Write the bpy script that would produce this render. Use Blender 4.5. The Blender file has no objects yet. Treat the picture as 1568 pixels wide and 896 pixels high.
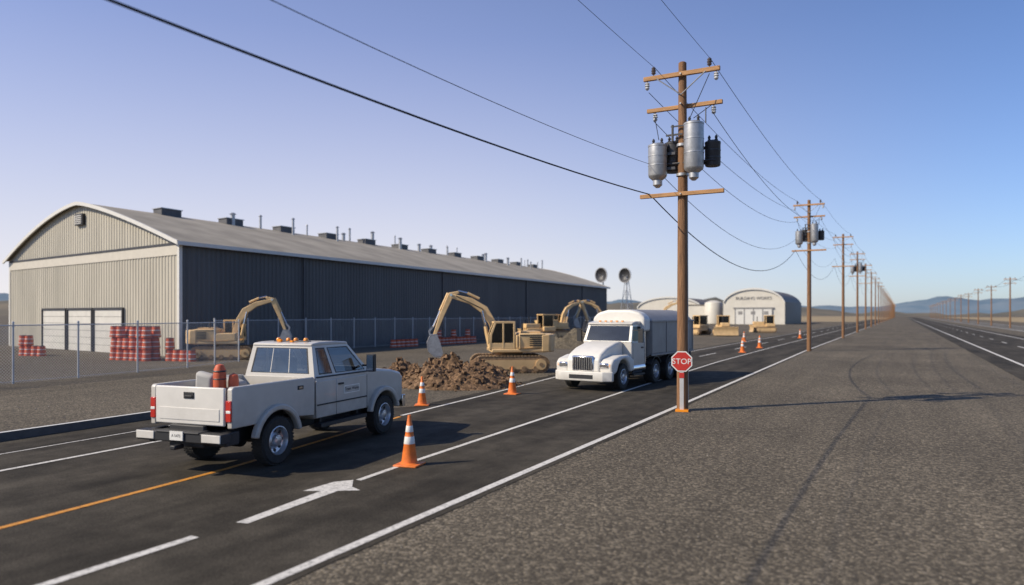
import bpy, math, random, bmesh
from mathutils import Vector, Matrix, noise
random.seed(7)
R=math.radians
scene=bpy.context.scene
COL=scene.collection

# ---------------------------------------------------------------- materials
def newmat(name):
    m=bpy.data.materials.new(name); m.use_nodes=True
    nt=m.node_tree; p=nt.nodes['Principled BSDF']
    return m,nt,p
def mat(name,col,rough=.5,metal=0,var=.12,scale=2.0,bump=0,bscale=40,coat=0,dirt=0,stretch=(1,1,1)):
    m,nt,p=newmat(name); N=nt.nodes; L=nt.links
    tc=N.new('ShaderNodeTexCoord'); mp=N.new('ShaderNodeMapping'); mp.inputs['Scale'].default_value=stretch
    L.new(tc.outputs['Object'],mp.inputs[0])
    n=N.new('ShaderNodeTexNoise'); n.inputs['Scale'].default_value=scale; n.inputs['Detail'].default_value=6; n.inputs['Roughness'].default_value=.65
    L.new(mp.outputs[0],n.inputs['Vector'])
    mr=N.new('ShaderNodeMapRange'); mr.inputs[1].default_value=.3; mr.inputs[2].default_value=.7
    mr.inputs[3].default_value=1-var; mr.inputs[4].default_value=1+var
    L.new(n.outputs[0],mr.inputs[0])
    vm=N.new('ShaderNodeVectorMath'); vm.operation='SCALE'; vm.inputs[0].default_value=col[:3]
    L.new(mr.outputs[0],vm.inputs['Scale'])
    out=vm.outputs[0]
    if dirt:
        sp=N.new('ShaderNodeSeparateXYZ'); L.new(tc.outputs['Object'],sp.inputs[0])
        m2=N.new('ShaderNodeMapRange'); m2.inputs[1].default_value=.4; m2.inputs[2].default_value=1.5; m2.inputs[3].default_value=dirt; m2.inputs[4].default_value=.05
        L.new(sp.outputs[2],m2.inputs[0])
        n2=N.new('ShaderNodeTexNoise'); n2.inputs['Scale'].default_value=5; n2.inputs['Detail'].default_value=8
        L.new(tc.outputs['Object'],n2.inputs['Vector'])
        mu=N.new('ShaderNodeMath'); mu.operation='MULTIPLY'; mu.use_clamp=True
        mu2=N.new('ShaderNodeMath'); mu2.operation='MULTIPLY'; mu2.inputs[1].default_value=1.7
        L.new(n2.outputs[0],mu2.inputs[0]); L.new(mu2.outputs[0],mu.inputs[0]); L.new(m2.outputs[0],mu.inputs[1])
        mx=N.new('ShaderNodeMix'); mx.data_type='RGBA'; mx.inputs[7].default_value=(.16,.125,.09,1)
        L.new(mu.outputs[0],mx.inputs[0]); L.new(out,mx.inputs[6]); out=mx.outputs[2]
    L.new(out,p.inputs['Base Color'])
    p.inputs['Roughness'].default_value=rough; p.inputs['Metallic'].default_value=metal
    p.inputs['Coat Weight'].default_value=coat
    if bump:
        nb=N.new('ShaderNodeTexNoise'); nb.inputs['Scale'].default_value=bscale; nb.inputs['Detail'].default_value=4
        L.new(mp.outputs[0],nb.inputs['Vector'])
        b=N.new('ShaderNodeBump'); b.inputs['Strength'].default_value=bump; b.inputs['Distance'].default_value=.02
        L.new(nb.outputs[0],b.inputs['Height']); L.new(b.outputs[0],p.inputs['Normal'])
    return m

def ground_mat(name,base,stone_scale=26,contrast=(.55,1.8),bstr=.55,power=2.6):
    m,nt,p=newmat(name); N=nt.nodes; L=nt.links
    tc=N.new('ShaderNodeTexCoord')
    v=N.new('ShaderNodeTexVoronoi'); v.inputs['Scale'].default_value=stone_scale; L.new(tc.outputs['Object'],v.inputs['Vector'])
    sc=N.new('ShaderNodeSeparateColor'); L.new(v.outputs['Color'],sc.inputs[0])
    pw=N.new('ShaderNodeMath'); pw.operation='POWER'; pw.inputs[1].default_value=power; L.new(sc.outputs[0],pw.inputs[0])
    mr=N.new('ShaderNodeMapRange'); mr.inputs[3].default_value=contrast[0]; mr.inputs[4].default_value=contrast[1]; L.new(pw.outputs[0],mr.inputs[0])
    def nz(sc_,a,b,det=8,vec=None):
        n=N.new('ShaderNodeTexNoise'); n.inputs['Scale'].default_value=sc_; n.inputs['Detail'].default_value=det; n.inputs['Roughness'].default_value=.6; L.new(vec or tc.outputs['Object'],n.inputs['Vector'])
        q=N.new('ShaderNodeMapRange'); q.inputs[1].default_value=.3; q.inputs[2].default_value=.7; q.inputs[3].default_value=a; q.inputs[4].default_value=b; L.new(n.outputs[0],q.inputs[0]); return n,q.outputs[0]
    _,a1=nz(.12,.76,1.26); n3,a2=nz(9,.7,1.3,5); 
    mp=N.new('ShaderNodeMapping'); mp.inputs['Scale'].default_value=(1.1,.06,1); L.new(tc.outputs['Object'],mp.inputs[0])
    _,a3=nz(1.0,.86,1.14,5,mp.outputs[0])
    def mul(x,y):
        q=N.new('ShaderNodeMath'); q.operation='MULTIPLY'; L.new(x,q.inputs[0]); L.new(y,q.inputs[1]); return q.outputs[0]
    f=mul(mul(mr.outputs[0],a1),mul(a2,a3))
    vm=N.new('ShaderNodeVectorMath'); vm.operation='SCALE'; vm.inputs[0].default_value=base; L.new(f,vm.inputs['Scale'])
    L.new(vm.outputs[0],p.inputs['Base Color']); p.inputs['Roughness'].default_value=.92
    p.inputs['Specular IOR Level'].default_value=.25
    inv=N.new('ShaderNodeMath'); inv.operation='MULTIPLY_ADD'; inv.inputs[1].default_value=-1; L.new(v.outputs['Distance'],inv.inputs[0]); L.new(n3.outputs[0],inv.inputs[2])
    b=N.new('ShaderNodeBump'); b.inputs['Strength'].default_value=bstr; b.inputs['Distance'].default_value=.02
    L.new(inv.outputs[0],b.inputs['Height']); L.new(b.outputs[0],p.inputs['Normal'])
    return m

def asphalt_mat(name,base):
    m,nt,p=newmat(name); N=nt.nodes; L=nt.links
    tc=N.new('ShaderNodeTexCoord')
    n=N.new('ShaderNodeTexNoise'); n.inputs['Scale'].default_value=.5; n.inputs['Detail'].default_value=9; n.inputs['Roughness'].default_value=.6
    mp=N.new('ShaderNodeMapping'); mp.inputs['Scale'].default_value=(1.6,.25,1); L.new(tc.outputs['Object'],mp.inputs[0]); L.new(mp.outputs[0],n.inputs['Vector'])
    n2=N.new('ShaderNodeTexNoise'); n2.inputs['Scale'].default_value=70; n2.inputs['Detail'].default_value=3; L.new(tc.outputs['Object'],n2.inputs['Vector'])
    n4=N.new('ShaderNodeTexNoise'); n4.inputs['Scale'].default_value=1.7; n4.inputs['Detail'].default_value=6; L.new(tc.outputs['Object'],n4.inputs['Vector'])
    def rng(src,a,b):
        r=N.new('ShaderNodeMapRange'); r.inputs[1].default_value=.3; r.inputs[2].default_value=.7; r.inputs[3].default_value=a; r.inputs[4].default_value=b; L.new(src,r.inputs[0]); return r.outputs[0]
    def mul(x,y):
        q=N.new('ShaderNodeMath'); q.operation='MULTIPLY'; L.new(x,q.inputs[0]); L.new(y,q.inputs[1]); return q.outputs[0]
    f=mul(mul(rng(n.outputs[0],.5,1.65),rng(n2.outputs[0],.5,1.6)),rng(n4.outputs[0],.75,1.3))
    vm=N.new('ShaderNodeVectorMath'); vm.operation='SCALE'; vm.inputs[0].default_value=base; L.new(f,vm.inputs['Scale'])
    L.new(vm.outputs[0],p.inputs['Base Color']); p.inputs['Roughness'].default_value=.9; p.inputs['Specular IOR Level'].default_value=.12
    b=N.new('ShaderNodeBump'); b.inputs['Strength'].default_value=.4; b.inputs['Distance'].default_value=.01
    L.new(n2.outputs[0],b.inputs['Height']); L.new(b.outputs[0],p.inputs['Normal'])
    return m

def paint_mat(name,col,under=(.045,.043,.04)):
    m,nt,p=newmat(name); N=nt.nodes; L=nt.links
    tc=N.new('ShaderNodeTexCoord')
    n=N.new('ShaderNodeTexNoise'); n.inputs['Scale'].default_value=14; n.inputs['Detail'].default_value=9; n.inputs['Roughness'].default_value=.75; L.new(tc.outputs['Object'],n.inputs['Vector'])
    r=N.new('ShaderNodeMapRange'); r.inputs[1].default_value=.34; r.inputs[2].default_value=.52; L.new(n.outputs[0],r.inputs[0])
    mx=N.new('ShaderNodeMix'); mx.data_type='RGBA'; mx.inputs[6].default_value=(*[ (u+c*.5)/1.5 for u,c in zip(under,col)],1); mx.inputs[7].default_value=(*col,1)
    L.new(r.outputs[0],mx.inputs[0]); L.new(mx.outputs[2],p.inputs['Base Color']); p.inputs['Roughness'].default_value=.7
    return m

def glass_mat(name,tint=(.35,.4,.42),opac=.35):
    m=bpy.data.materials.new(name); m.use_nodes=True; nt=m.node_tree; N=nt.nodes; L=nt.links
    N.remove(N['Principled BSDF']); out=N['Material Output']
    t=N.new('ShaderNodeBsdfTransparent'); t.inputs[0].default_value=(*tint,1)
    g=N.new('ShaderNodeBsdfGlossy'); g.inputs['Roughness'].default_value=.06; g.inputs[0].default_value=(.8,.85,.9,1)
    n=N.new('ShaderNodeTexNoise'); n.inputs['Scale'].default_value=3
    mr=N.new('ShaderNodeMapRange'); mr.inputs[3].default_value=opac*.7; mr.inputs[4].default_value=opac*1.1
    L.new(n.outputs[0],mr.inputs[0])
    mx=N.new('ShaderNodeMixShader'); L.new(mr.outputs[0],mx.inputs[0]); L.new(t.outputs[0],mx.inputs[1]); L.new(g.outputs[0],mx.inputs[2]); L.new(mx.outputs[0],out.inputs[0])
    return m

M={}
M['gravel']=ground_mat('gravel',(.128,.107,.077))
M['dirt']=ground_mat('soil',(.18,.11,.062),stone_scale=9,contrast=(.6,1.5),bstr=1,power=2)
M['asphalt']=asphalt_mat('asphalt',(.046,.040,.031))
M['asphalt2']=asphalt_mat('asphalt_light',(.12,.112,.098))
M['wpaint']=paint_mat('road_paint_white',(.68,.65,.59))
M['ypaint']=paint_mat('road_paint_orange',(.64,.27,.03))
M['concrete']=mat('concrete',(.34,.33,.31),.85,bump=.3,var=.2,scale=4)
M['stone']=mat('loose_stone',(.22,.195,.16),.85,var=.5,scale=14)
M['kerbshade']=mat('kerb_face_shaded',(.09,.085,.08),.85,bump=.3,var=.2,scale=4)  # kerb face in shade: the darkness is put into the colour
M['white']=mat('white_shaded',(.56,.53,.475),.36,coat=.4,var=.07,scale=1.5,dirt=.5)  # body white toned down, shade of the truck sides put into the colour
M['whitecleanlit']=mat('white_clean_lit',(.72,.695,.64),.4,var=.06,dirt=.25)  # same white with less dirt, sunlit brightness put into the colour
M['black']=mat('black_plastic',(.02,.02,.022),.55,var=.2)
M['rubber']=mat('rubber',(.024,.022,.02),.8,var=.35,scale=12,bump=.5,bscale=60)
M['chrome']=mat('chrome',(.75,.75,.76),.15,metal=1,var=.05)
M['alu']=mat('aluminium',(.55,.55,.56),.35,metal=.8,var=.15,scale=8)
M['gmetal']=mat('galvanised',(.44,.44,.44),.45,metal=.7,var=.2,scale=6)
M['greyshade']=mat('grey_box_shade',(.27,.26,.25),.5,metal=.2,var=.12,scale=1.5,dirt=.3)  # plain grey; on the dump box, white with its shade painted in
M['dkmetal']=mat('dark_metal',(.06,.06,.065),.5,metal=.4,var=.25)
M['ventmetal']=mat('vent_metal',(.10,.10,.105),.6,metal=.2,var=.25)
M['red']=mat('red_lens',(.5,.03,.02),.2,coat=.6,var=.05)
M['signred']=mat('sign_red',(.5,.035,.025),.4,var=.12,scale=6)
M['amber']=mat('amber_lens',(.9,.30,.02),.2,coat=.6,var=.05)
M['orange']=mat('cone_orange',(.74,.18,.03),.5,var=.22,scale=8)
M['redor']=mat('barrel_orange',(.56,.105,.04),.55,var=.3,scale=3)
M['refl']=mat('reflective_white',(.74,.73,.69),.4,var=.1,scale=8)
M['yellow']=mat('machine_yellow',(.74,.50,.24),.5,var=.18,scale=2.5,dirt=.3)
M['track']=mat('track_steel',(.27,.18,.10),.7,metal=.1,var=.4,scale=8,bump=.4)
M['bucket']=mat('bucket_steel',(.42,.41,.4),.45,metal=.6,var=.25,scale=6)
M['wood']=mat('pole_wood',(.21,.108,.05),.8,var=.5,scale=9,bump=.6,bscale=30,stretch=(3,3,.18))
M['woodarm']=mat('arm_wood',(.42,.225,.095),.75,var=.35,scale=9,bump=.4,bscale=30,stretch=(.2,3,3))
M['glass']=glass_mat('glass',(.42,.44,.45),.17)
M['glassdk']=glass_mat('glass_dark',(.08,.09,.1),.10)
M['seat']=mat('seat',(.07,.067,.06),.8)
M['wallf']=mat('cladding_front_lit',(.47,.435,.355),.6,var=.14,scale=.6,stretch=(1,1,.15))  # cladding with the sunlit tone put into its colour
M['wallshade']=mat('cladding_side_shaded',(.082,.081,.082),.55,var=.18,scale=.5,stretch=(1,1,.15))  # same cladding, shade of the side wall painted into the colour
M['trim']=mat('trim_white',(.64,.625,.58),.5,var=.06)
M['band']=mat('band_beige',(.56,.52,.44),.5,var=.06)
M['door']=mat('roller_door',(.60,.58,.53),.5,var=.08)
M['ins']=mat('insulator',(.12,.10,.10),.2,var=.1)
M['insw']=mat('insulator_grey',(.5,.5,.5),.2,var=.1)
M['wire']=mat('wire',(.015,.015,.017),.6)
M['sack']=mat('sack',(.40,.39,.37),.8,var=.2)
M['field']=mat('dry_grass',(.30,.225,.12),.95,var=.3,scale=.02)
M['hangar']=mat('hangar_metal',(.60,.565,.49),.5,var=.08,scale=.4)
M['hangars']=mat('hangar_side',(.15,.125,.10),.6,var=.12,scale=.4)
def roofmat():
    m,nt,p=newmat('roof_metal'); N=nt.nodes; L=nt.links
    tc=N.new('ShaderNodeTexCoord'); w=N.new('ShaderNodeTexWave'); w.bands_direction='Y'; w.inputs['Scale'].default_value=.5; w.inputs['Distortion'].default_value=0
    L.new(tc.outputs['Object'],w.inputs['Vector'])
    n=N.new('ShaderNodeTexNoise'); n.inputs['Scale'].default_value=.35; n.inputs['Detail'].default_value=8; L.new(tc.outputs['Object'],n.inputs['Vector'])
    r=N.new('ShaderNodeMapRange'); r.inputs[1].default_value=.3; r.inputs[2].default_value=.7; r.inputs[3].default_value=.78; r.inputs[4].default_value=1.18; L.new(n.outputs[0],r.inputs[0])
    vm=N.new('ShaderNodeVectorMath'); vm.operation='SCALE'; vm.inputs[0].default_value=(.36,.32,.255); L.new(r.outputs[0],vm.inputs['Scale']); L.new(vm.outputs[0],p.inputs['Base Color'])
    p.inputs['Roughness'].default_value=.75; p.inputs['Specular IOR Level'].default_value=.2
    b=N.new('ShaderNodeBump'); b.inputs['Strength'].default_value=.3; b.inputs['Distance'].default_value=.05; L.new(w.outputs[0],b.inputs['Height']); L.new(b.outputs[0],p.inputs['Normal'])
    return m
M['roof']=roofmat()
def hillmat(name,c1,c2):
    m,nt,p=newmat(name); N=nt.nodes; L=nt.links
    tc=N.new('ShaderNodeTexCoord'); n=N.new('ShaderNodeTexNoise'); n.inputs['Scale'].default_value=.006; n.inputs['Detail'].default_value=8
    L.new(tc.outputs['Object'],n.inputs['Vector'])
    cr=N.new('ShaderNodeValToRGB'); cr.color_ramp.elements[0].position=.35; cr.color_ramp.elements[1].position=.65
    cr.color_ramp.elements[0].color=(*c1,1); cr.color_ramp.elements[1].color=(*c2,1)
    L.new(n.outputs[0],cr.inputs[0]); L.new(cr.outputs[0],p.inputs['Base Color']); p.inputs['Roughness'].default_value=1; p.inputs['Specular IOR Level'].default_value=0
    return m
M['hillfar']=hillmat('hill_hazed',(.13,.19,.25),(.18,.23,.28))  # distance haze painted into the bluish base colour
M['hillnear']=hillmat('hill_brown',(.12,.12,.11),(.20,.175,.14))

# ---------------------------------------------------------------- mesh batch
def empty(name,loc=(0,0,0),rz=0,sc=1):
    e=bpy.data.objects.new(name,None); e.location=loc; e.rotation_euler=(0,0,rz); e.scale=(sc,)*3; e.empty_display_size=.3
    COL.objects.link(e); return e
class B:
    def __init__(s): s.v=[];s.f=[];s.m=[]
    def add(s,vs,fs,mi=0):
        o=len(s.v); s.v+= [tuple(v) for v in vs]
        for i,f in enumerate(fs):
            s.f.append(tuple(o+k for k in f)); s.m.append(mi[i] if isinstance(mi,list) else mi)
        return s
    def box(s,c,sz,mi=0,rot=None):
        hx,hy,hz=[k/2 for k in sz]
        vs=[Vector((x,y,z)) for x in(-hx,hx) for y in(-hy,hy) for z in(-hz,hz)]
        if rot is not None: vs=[rot@v for v in vs]
        vs=[v+Vector(c) for v in vs]
        return s.add(vs,[(0,1,3,2),(4,6,7,5),(0,4,5,1),(2,3,7,6),(0,2,6,4),(1,5,7,3)],mi)
    def bb(s,x0,x1,y0,y1,z0,z1,mi=0):
        return s.box(((x0+x1)/2,(y0+y1)/2,(z0+z1)/2),(abs(x1-x0),abs(y1-y0),abs(z1-z0)),mi)
    def cyl(s,p1,p2,r1,r2=None,mi=0,n=14):
        p1=Vector(p1);p2=Vector(p2); r2=r1 if r2 is None else r2
        d=(p2-p1).normalized(); a=d.orthogonal().normalized(); b=d.cross(a)
        vs=[]
        for p,r in((p1,r1),(p2,r2)):
            for i in range(n):
                t=2*math.pi*i/n; vs.append(p+a*math.cos(t)*r+b*math.sin(t)*r)
        fs=[(i,(i+1)%n,n+(i+1)%n,n+i) for i in range(n)]+[tuple(range(n))[::-1],tuple(range(n,2*n))]
        return s.add(vs,fs,mi)
    def prism(s,pts,a0,a1,mi=0,axis='x'):
        n=len(pts)
        def P(p,a):
            return {'x':(a,p[0],p[1]),'y':(p[0],a,p[1]),'z':(p[0],p[1],a)}[axis]
        vs=[P(p,a0) for p in pts]+[P(p,a1) for p in pts]
        fs=[(i,(i+1)%n,n+(i+1)%n,n+i) for i in range(n)]+[tuple(range(n))[::-1],tuple(range(n,2*n))]
        return s.add(vs,fs,mi)
    def lathe(s,prof,o,axis='z',mi=0,n=28,sgn=1):
        o=Vector(o); vs=[]
        for r,h in prof:
            for i in range(n):
                t=2*math.pi*i/n; c,q=r*math.cos(t),r*math.sin(t)
                vs.append(o+Vector((c,q,h*sgn) if axis=='z' else ((h*sgn,c,q) if axis=='x' else (c,h*sgn,q))))
        fs=[];ms=[]
        for j in range(len(prof)-1):
            for i in range(n):
                fs.append((j*n+i,j*n+(i+1)%n,(j+1)*n+(i+1)%n,(j+1)*n+i)); ms.append(mi[j] if isinstance(mi,(list,tuple)) else mi)
        return s.add(vs,fs,ms)
    def panel(s,p00,p10,p11,p01,us,vs_,wins,mb,mg):
        p00,p10,p11,p01=map(Vector,(p00,p10,p11,p01))
        def P(u,v): return p00*(1-u)*(1-v)+p10*u*(1-v)+p11*u*v+p01*(1-u)*v
        for i in range(len(us)-1):
            for j in range(len(vs_)-1):
                q=[P(us[i],vs_[j]),P(us[i+1],vs_[j]),P(us[i+1],vs_[j+1]),P(us[i],vs_[j+1])]
                s.add(q,[(0,1,2,3)],mg if (i,j) in wins else mb)
        return s
    def build(s,name,mats,parent=None,bevel=0,loc=(0,0,0),rz=0,smooth=35,seg=2):
        me=bpy.data.meshes.new(name); me.from_pydata(s.v,[],s.f)
        if not isinstance(mats,(list,tuple)): mats=[mats]
        for k in mats: me.materials.append(M[k])
        me.polygons.foreach_set('material_index',s.m)
        bm=bmesh.new(); bm.from_mesh(me); bmesh.ops.remove_doubles(bm,verts=bm.verts,dist=1e-5); bmesh.ops.recalc_face_normals(bm,faces=bm.faces); bm.to_mesh(me); bm.free()
        if smooth:
            me.polygons.foreach_set('use_smooth',[True]*len(me.polygons)); me.set_sharp_from_angle(angle=R(smooth))
        ob=bpy.data.objects.new(name,me); COL.objects.link(ob); ob.location=loc; ob.rotation_euler=(0,0,rz)
        if parent: ob.parent=parent
        if bevel:
            bv=ob.modifiers.new('b','BEVEL'); bv.width=bevel; bv.segments=seg; bv.limit_method='ANGLE'; bv.angle_limit=R(30)
        return ob
def thick(cl,ws):
    pts=[Vector(p) for p in cl]; L=[];Rr=[]
    for i,p in enumerate(pts):
        d=(pts[min(i+1,len(pts)-1)]-pts[max(i-1,0)]).normalized(); n=Vector((-d.y,d.x)); w=ws[i]/2
        L.append(tuple(p+n*w)); Rr.append(tuple(p-n*w))
    return L+Rr[::-1]
def arc(cy,cz,r,a0,a1,n=12):
    return [(cy+r*math.cos(R(a0+(a1-a0)*i/n)),cz+r*math.sin(R(a0+(a1-a0)*i/n))) for i in range(n+1)]
def text(name,body,size,m,parent,loc,rot,ext=.003):
    cu=bpy.data.curves.new(name,'FONT'); cu.body=body; cu.size=size; cu.extrude=ext; cu.align_x='CENTER'; cu.align_y='CENTER'
    cu.materials.append(M[m]); o=bpy.data.objects.new(name,cu); COL.objects.link(o); o.parent=parent; o.location=loc; o.rotation_euler=rot; return o

# ---------------------------------------------------------------- ground & roads
g=B(); S=9000
g.add([(-S,-S,0),(S,-S,0),(S,S,0),(-S,S,0)],[(0,1,2,3)]); g.build('ground','gravel',smooth=0)
def ribbon(b,left,right,z,mi=0):
    n=len(left); vs=[(x,y,z) for x,y in left]+[(x,y,z) for x,y in right]
    b.add(vs,[(i,n+i,n+i+1,i+1) for i in range(n-1)],mi)
ys=[-30,3,14,15.5,17,18.5,24,32,50,120,900]
LB=[-17.6,-17.7,-18.4,-17,-14.4,-13.5,-13.9,-14.9,-15.3,-15.3,-15.3]
def edgeX(y):
    pts=[(-30,-5.9),(5.5,-6.02),(21.7,-6.2),(62,-6.75),(900,-6.75)]
    for (a,b),(c,d) in zip(pts,pts[1:]):
        if y<=c: return b+(d-b)*(y-a)/(c-a)
    return -6.75
r=B()
yy=[-30+i*.5 for i in range(160)]+[50,60,80,120,900]; random.seed(11)
def lbx(y):
    for (a,b),(c,d) in zip(zip(ys,LB),list(zip(ys,LB))[1:]):
        if y<=c: return b+(d-b)*(y-a)/(c-a)
    return LB[-1]
def jag(y,k): return .07*noise.noise(Vector((y*1.3,k,0)))+.05*noise.noise(Vector((y*4.1,k,3)))
ribbon(r,[(lbx(y)+(jag(y,5)*2 if y>14 else 0),y) for y in yy],[(edgeX(y)+.20+jag(y,1),y) for y in yy],.008); r.build('road','asphalt',smooth=0)
r=B(); ribbon(r,[(4.7+jag(y,9),y) for y in yy],[(14.2,y) for y in yy],.008); r.build('road','asphalt',smooth=0)
r=B(); ribbon(r,[(18,-30),(18,900)],[(27,-30),(27,900)],.008); r.build('road','asphalt2',smooth=0)
def line(b,pts,w,z=.014,mi=0):
    ribbon(b,[(x-w/2,y) for x,y in pts],[(x+w/2,y) for x,y in pts],z,mi)
mk=B()
line(mk,[(edgeX(y),y) for y in (-30,5.5,21.7,40,62,900)],.15)
for a,b_ in ((-7,-3),(.5,6.26)): line(mk,[(-8.0-.01*a,a),(-8.02-.01*b_,b_)],.15)
line(mk,[(-8.33,9.75),(-8.43,11),(-9.2,26),(-9.9,45),(-10.1,70),(-10.1,900)],.12)
z=.014
mk.add([(-8.13,6.95,z),(-7.95,7.0,z),(-8.12,9.0,z),(-8.36,8.86,z)],[(0,1,2,3)])
mk.add([(-8.62,8.72,z),(-8.36,8.86,z),(-8.12,9.0,z),(-7.82,9.2,z),(-8.1,9.32,z),(-8.42,9.72,z),(-8.62,9.45,z)],[(0,1,2,3,4,5,6)])
line(mk,[(-14.3,-5),(-14.66,7.2),(-14.95,10.9)],.12)
line(mk,[(-16.1,-5),(-16.4,8),(-16.8,12.5)],.06)
line(mk,[(-12.6,16.6),(-13.15,22),(-14.2,31),(-14.6,45),(-14.7,900)],.12)
for y in range(50,260,12): line(mk,[(-12.3,y),(-12.3,y+5)],.13)
line(mk,[(6.1,-30),(6.1,900)],.2); line(mk,[(12.7,-30),(12.7,900)],.2)
for y in range(-20,400,12): line(mk,[(9.4,y),(9.4,y+4)],.15)
line(mk,[(18.8,-30),(18.8,900)],.2); line(mk,[(26.2,-30),(26.2,900)],.2)
mk.build('road_marking','wpaint',smooth=0)
mk=B(); line(mk,[(-10.3,0),(-10.73,5.25),(-11.13,9.34),(-12.1,14.4),(-12.5,16.4)],.12); mk.build('road_marking','ypaint',smooth=0)
k=B(); kp=[(-17.6,-30),(-17.7,3),(-18.4,14),(-18.0,16),(-18.9,17.6)]
def kerbsec(p,off,z): return (p[0]-off,p[1],z)
for (p,q) in zip(kp,kp[1:]):
    for (o0,z0,o1,z1,mi) in ((0,0,.03,.2,1),(.03,.2,.17,.2,0),(.17,.2,.20,0,0)):
        k.add([kerbsec(p,o0,z0),kerbsec(q,o0,z0),kerbsec(q,o1,z1),kerbsec(p,o1,z1)],[(0,1,2,3)],mi)
k.build('kerb',['trim','kerbshade'],smooth=0)
f=B(); 
for i,(x0,x1,y0,y1) in enumerate(((-400,-17,330,900),(-1500,-30,950,1500),(40,1200,300,1000),(-17,-8.5,500,900))):
    zz=.004+i*.003
    f.add([(x0,y0,zz),(x1,y0,zz),(x1,y1,zz),(x0,y1,zz)],[(0,1,2,3)])
f.build('field','field',smooth=0)

st=B()
for i in range(1800):
    y=random.uniform(3,40); x=edgeX(y)+.2+abs(random.gauss(0,1))*4.5
    if i%6==0: x=-19.2-abs(random.gauss(0,1))*5; y=random.uniform(8,40)
    s=random.uniform(.006,.020)*(1.3 if random.random()<.1 else 1)*(1.6 if x<-15 else 1)
    o=Vector((x,y,s*.3)); 
    d=[Vector((random.uniform(.7,1.3)*a,random.uniform(.7,1.3)*b,random.uniform(.5,.9)*c))*s for a,b,c in((1,0,0),(-1,0,0),(0,1,0),(0,-1,0),(0,0,1),(0,0,-1))]
    st.add([o+q for q in d],[(0,2,4),(2,1,4),(1,3,4),(3,0,4),(2,0,5),(1,2,5),(3,1,5),(0,3,5)])
st.build('loose_gravel','stone',smooth=0)

# ---------------------------------------------------------------- hills
def hills(name,m,r0,r1,hgt,seed,az0=-100,az1=60,env=None):
    b=B(); na=260; nr=8; vs=[]
    for i in range(na+1):
        az=R(az0+(az1-az0)*i/na)
        for j in range(nr+1):
            t=j/nr; rr=r0+(r1-r0)*t
            q=Vector((math.sin(az)*3.3+seed,math.cos(az)*3.3,0))
            hh=.5+.9*noise.noise(q*1.1)+.45*noise.noise(q*3.1)+.18*noise.noise(q*9)+.07*noise.noise(q*30+Vector((0,0,t*2)))
            hh=max(hh,.02)*hgt*(env(math.degrees(az)) if env else 1)
            z=hh*math.sin(math.pi*min(1,t*1.0))**.9 if 0<t<1 else -2
            z+= (noise.noise(Vector((az*60,t*6,seed)))*.12*hh if 0<t<1 else 0)
            vs.append((math.sin(az)*rr,math.cos(az)*rr,z))
    fs=[(i*(nr+1)+j,(i+1)*(nr+1)+j,(i+1)*(nr+1)+j+1,i*(nr+1)+j+1) for i in range(na) for j in range(nr)]
    b.add(vs,fs); b.build(name,m,smooth=180)
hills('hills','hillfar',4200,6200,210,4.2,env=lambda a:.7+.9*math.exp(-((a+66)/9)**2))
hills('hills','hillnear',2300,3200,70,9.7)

# ---------------------------------------------------------------- warehouse
W=empty('warehouse')
C0=Vector((-43.3,32.3)); A=Vector((-29.7,4.3)).normalized(); Bv=Vector((-.042,.9991))
WD=30; LN=91
def P(a,b,z): q=C0+A*a+Bv*b; return (q.x,q.y,z)
def arch(a): return 7.9+3.9*(1-abs(a/15-1)**(1.25 if a<15 else 1.6)) if 0<=a<=30 else 7.9-.3*(min(abs(a),abs(a-30)))
per=.42
def ribs(total):
    aa=[];oo=[];n=int(total/per)
    for i in range(n):
        for da,o in((0,0),(.14,0),(.20,.05),(.34,.05)): aa.append(min(i*per+da,total));oo.append(o)
    aa.append(total);oo.append(0); return aa,oo
w=B(); aa,oo=ribs(WD)
for i in range(len(aa)-1):
    if aa[i+1]<=aa[i]: continue
    w.add([P(aa[i],-oo[i],0),P(aa[i+1],-oo[i+1],0),P(aa[i+1],-oo[i+1],arch(aa[i+1])),P(aa[i],-oo[i],arch(aa[i]))],[(0,1,2,3)])
w.build('front_wall','wallf',W,smooth=0)
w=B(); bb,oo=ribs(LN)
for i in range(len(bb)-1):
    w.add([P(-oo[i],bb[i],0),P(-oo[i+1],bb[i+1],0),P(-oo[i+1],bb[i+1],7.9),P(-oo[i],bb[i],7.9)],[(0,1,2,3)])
w.build('side_wall','wallshade',W,smooth=0)
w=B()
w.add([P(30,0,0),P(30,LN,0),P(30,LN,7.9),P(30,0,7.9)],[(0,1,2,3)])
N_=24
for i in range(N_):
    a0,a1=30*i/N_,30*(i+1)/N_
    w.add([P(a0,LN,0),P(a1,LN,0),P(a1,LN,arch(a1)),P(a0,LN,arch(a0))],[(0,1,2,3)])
w.build('rear_wall','wallshade',W,smooth=0)
w=B(); al=[-.5]+[30*i/40 for i in range(41)]+[30.5]
for i in range(len(al)-1):
    for (b0,b1) in ((-.5,30),(30,60),(60,LN+.5)):
        w.add([P(al[i],b0,arch(al[i])+.12),P(al[i+1],b0,arch(al[i+1])+.12),P(al[i+1],b1,arch(al[i+1])+.12),P(al[i],b1,arch(al[i])+.12)],[(0,1,2,3)])
w.build('roof','roof',W,smooth=20)
w=B()
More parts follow.
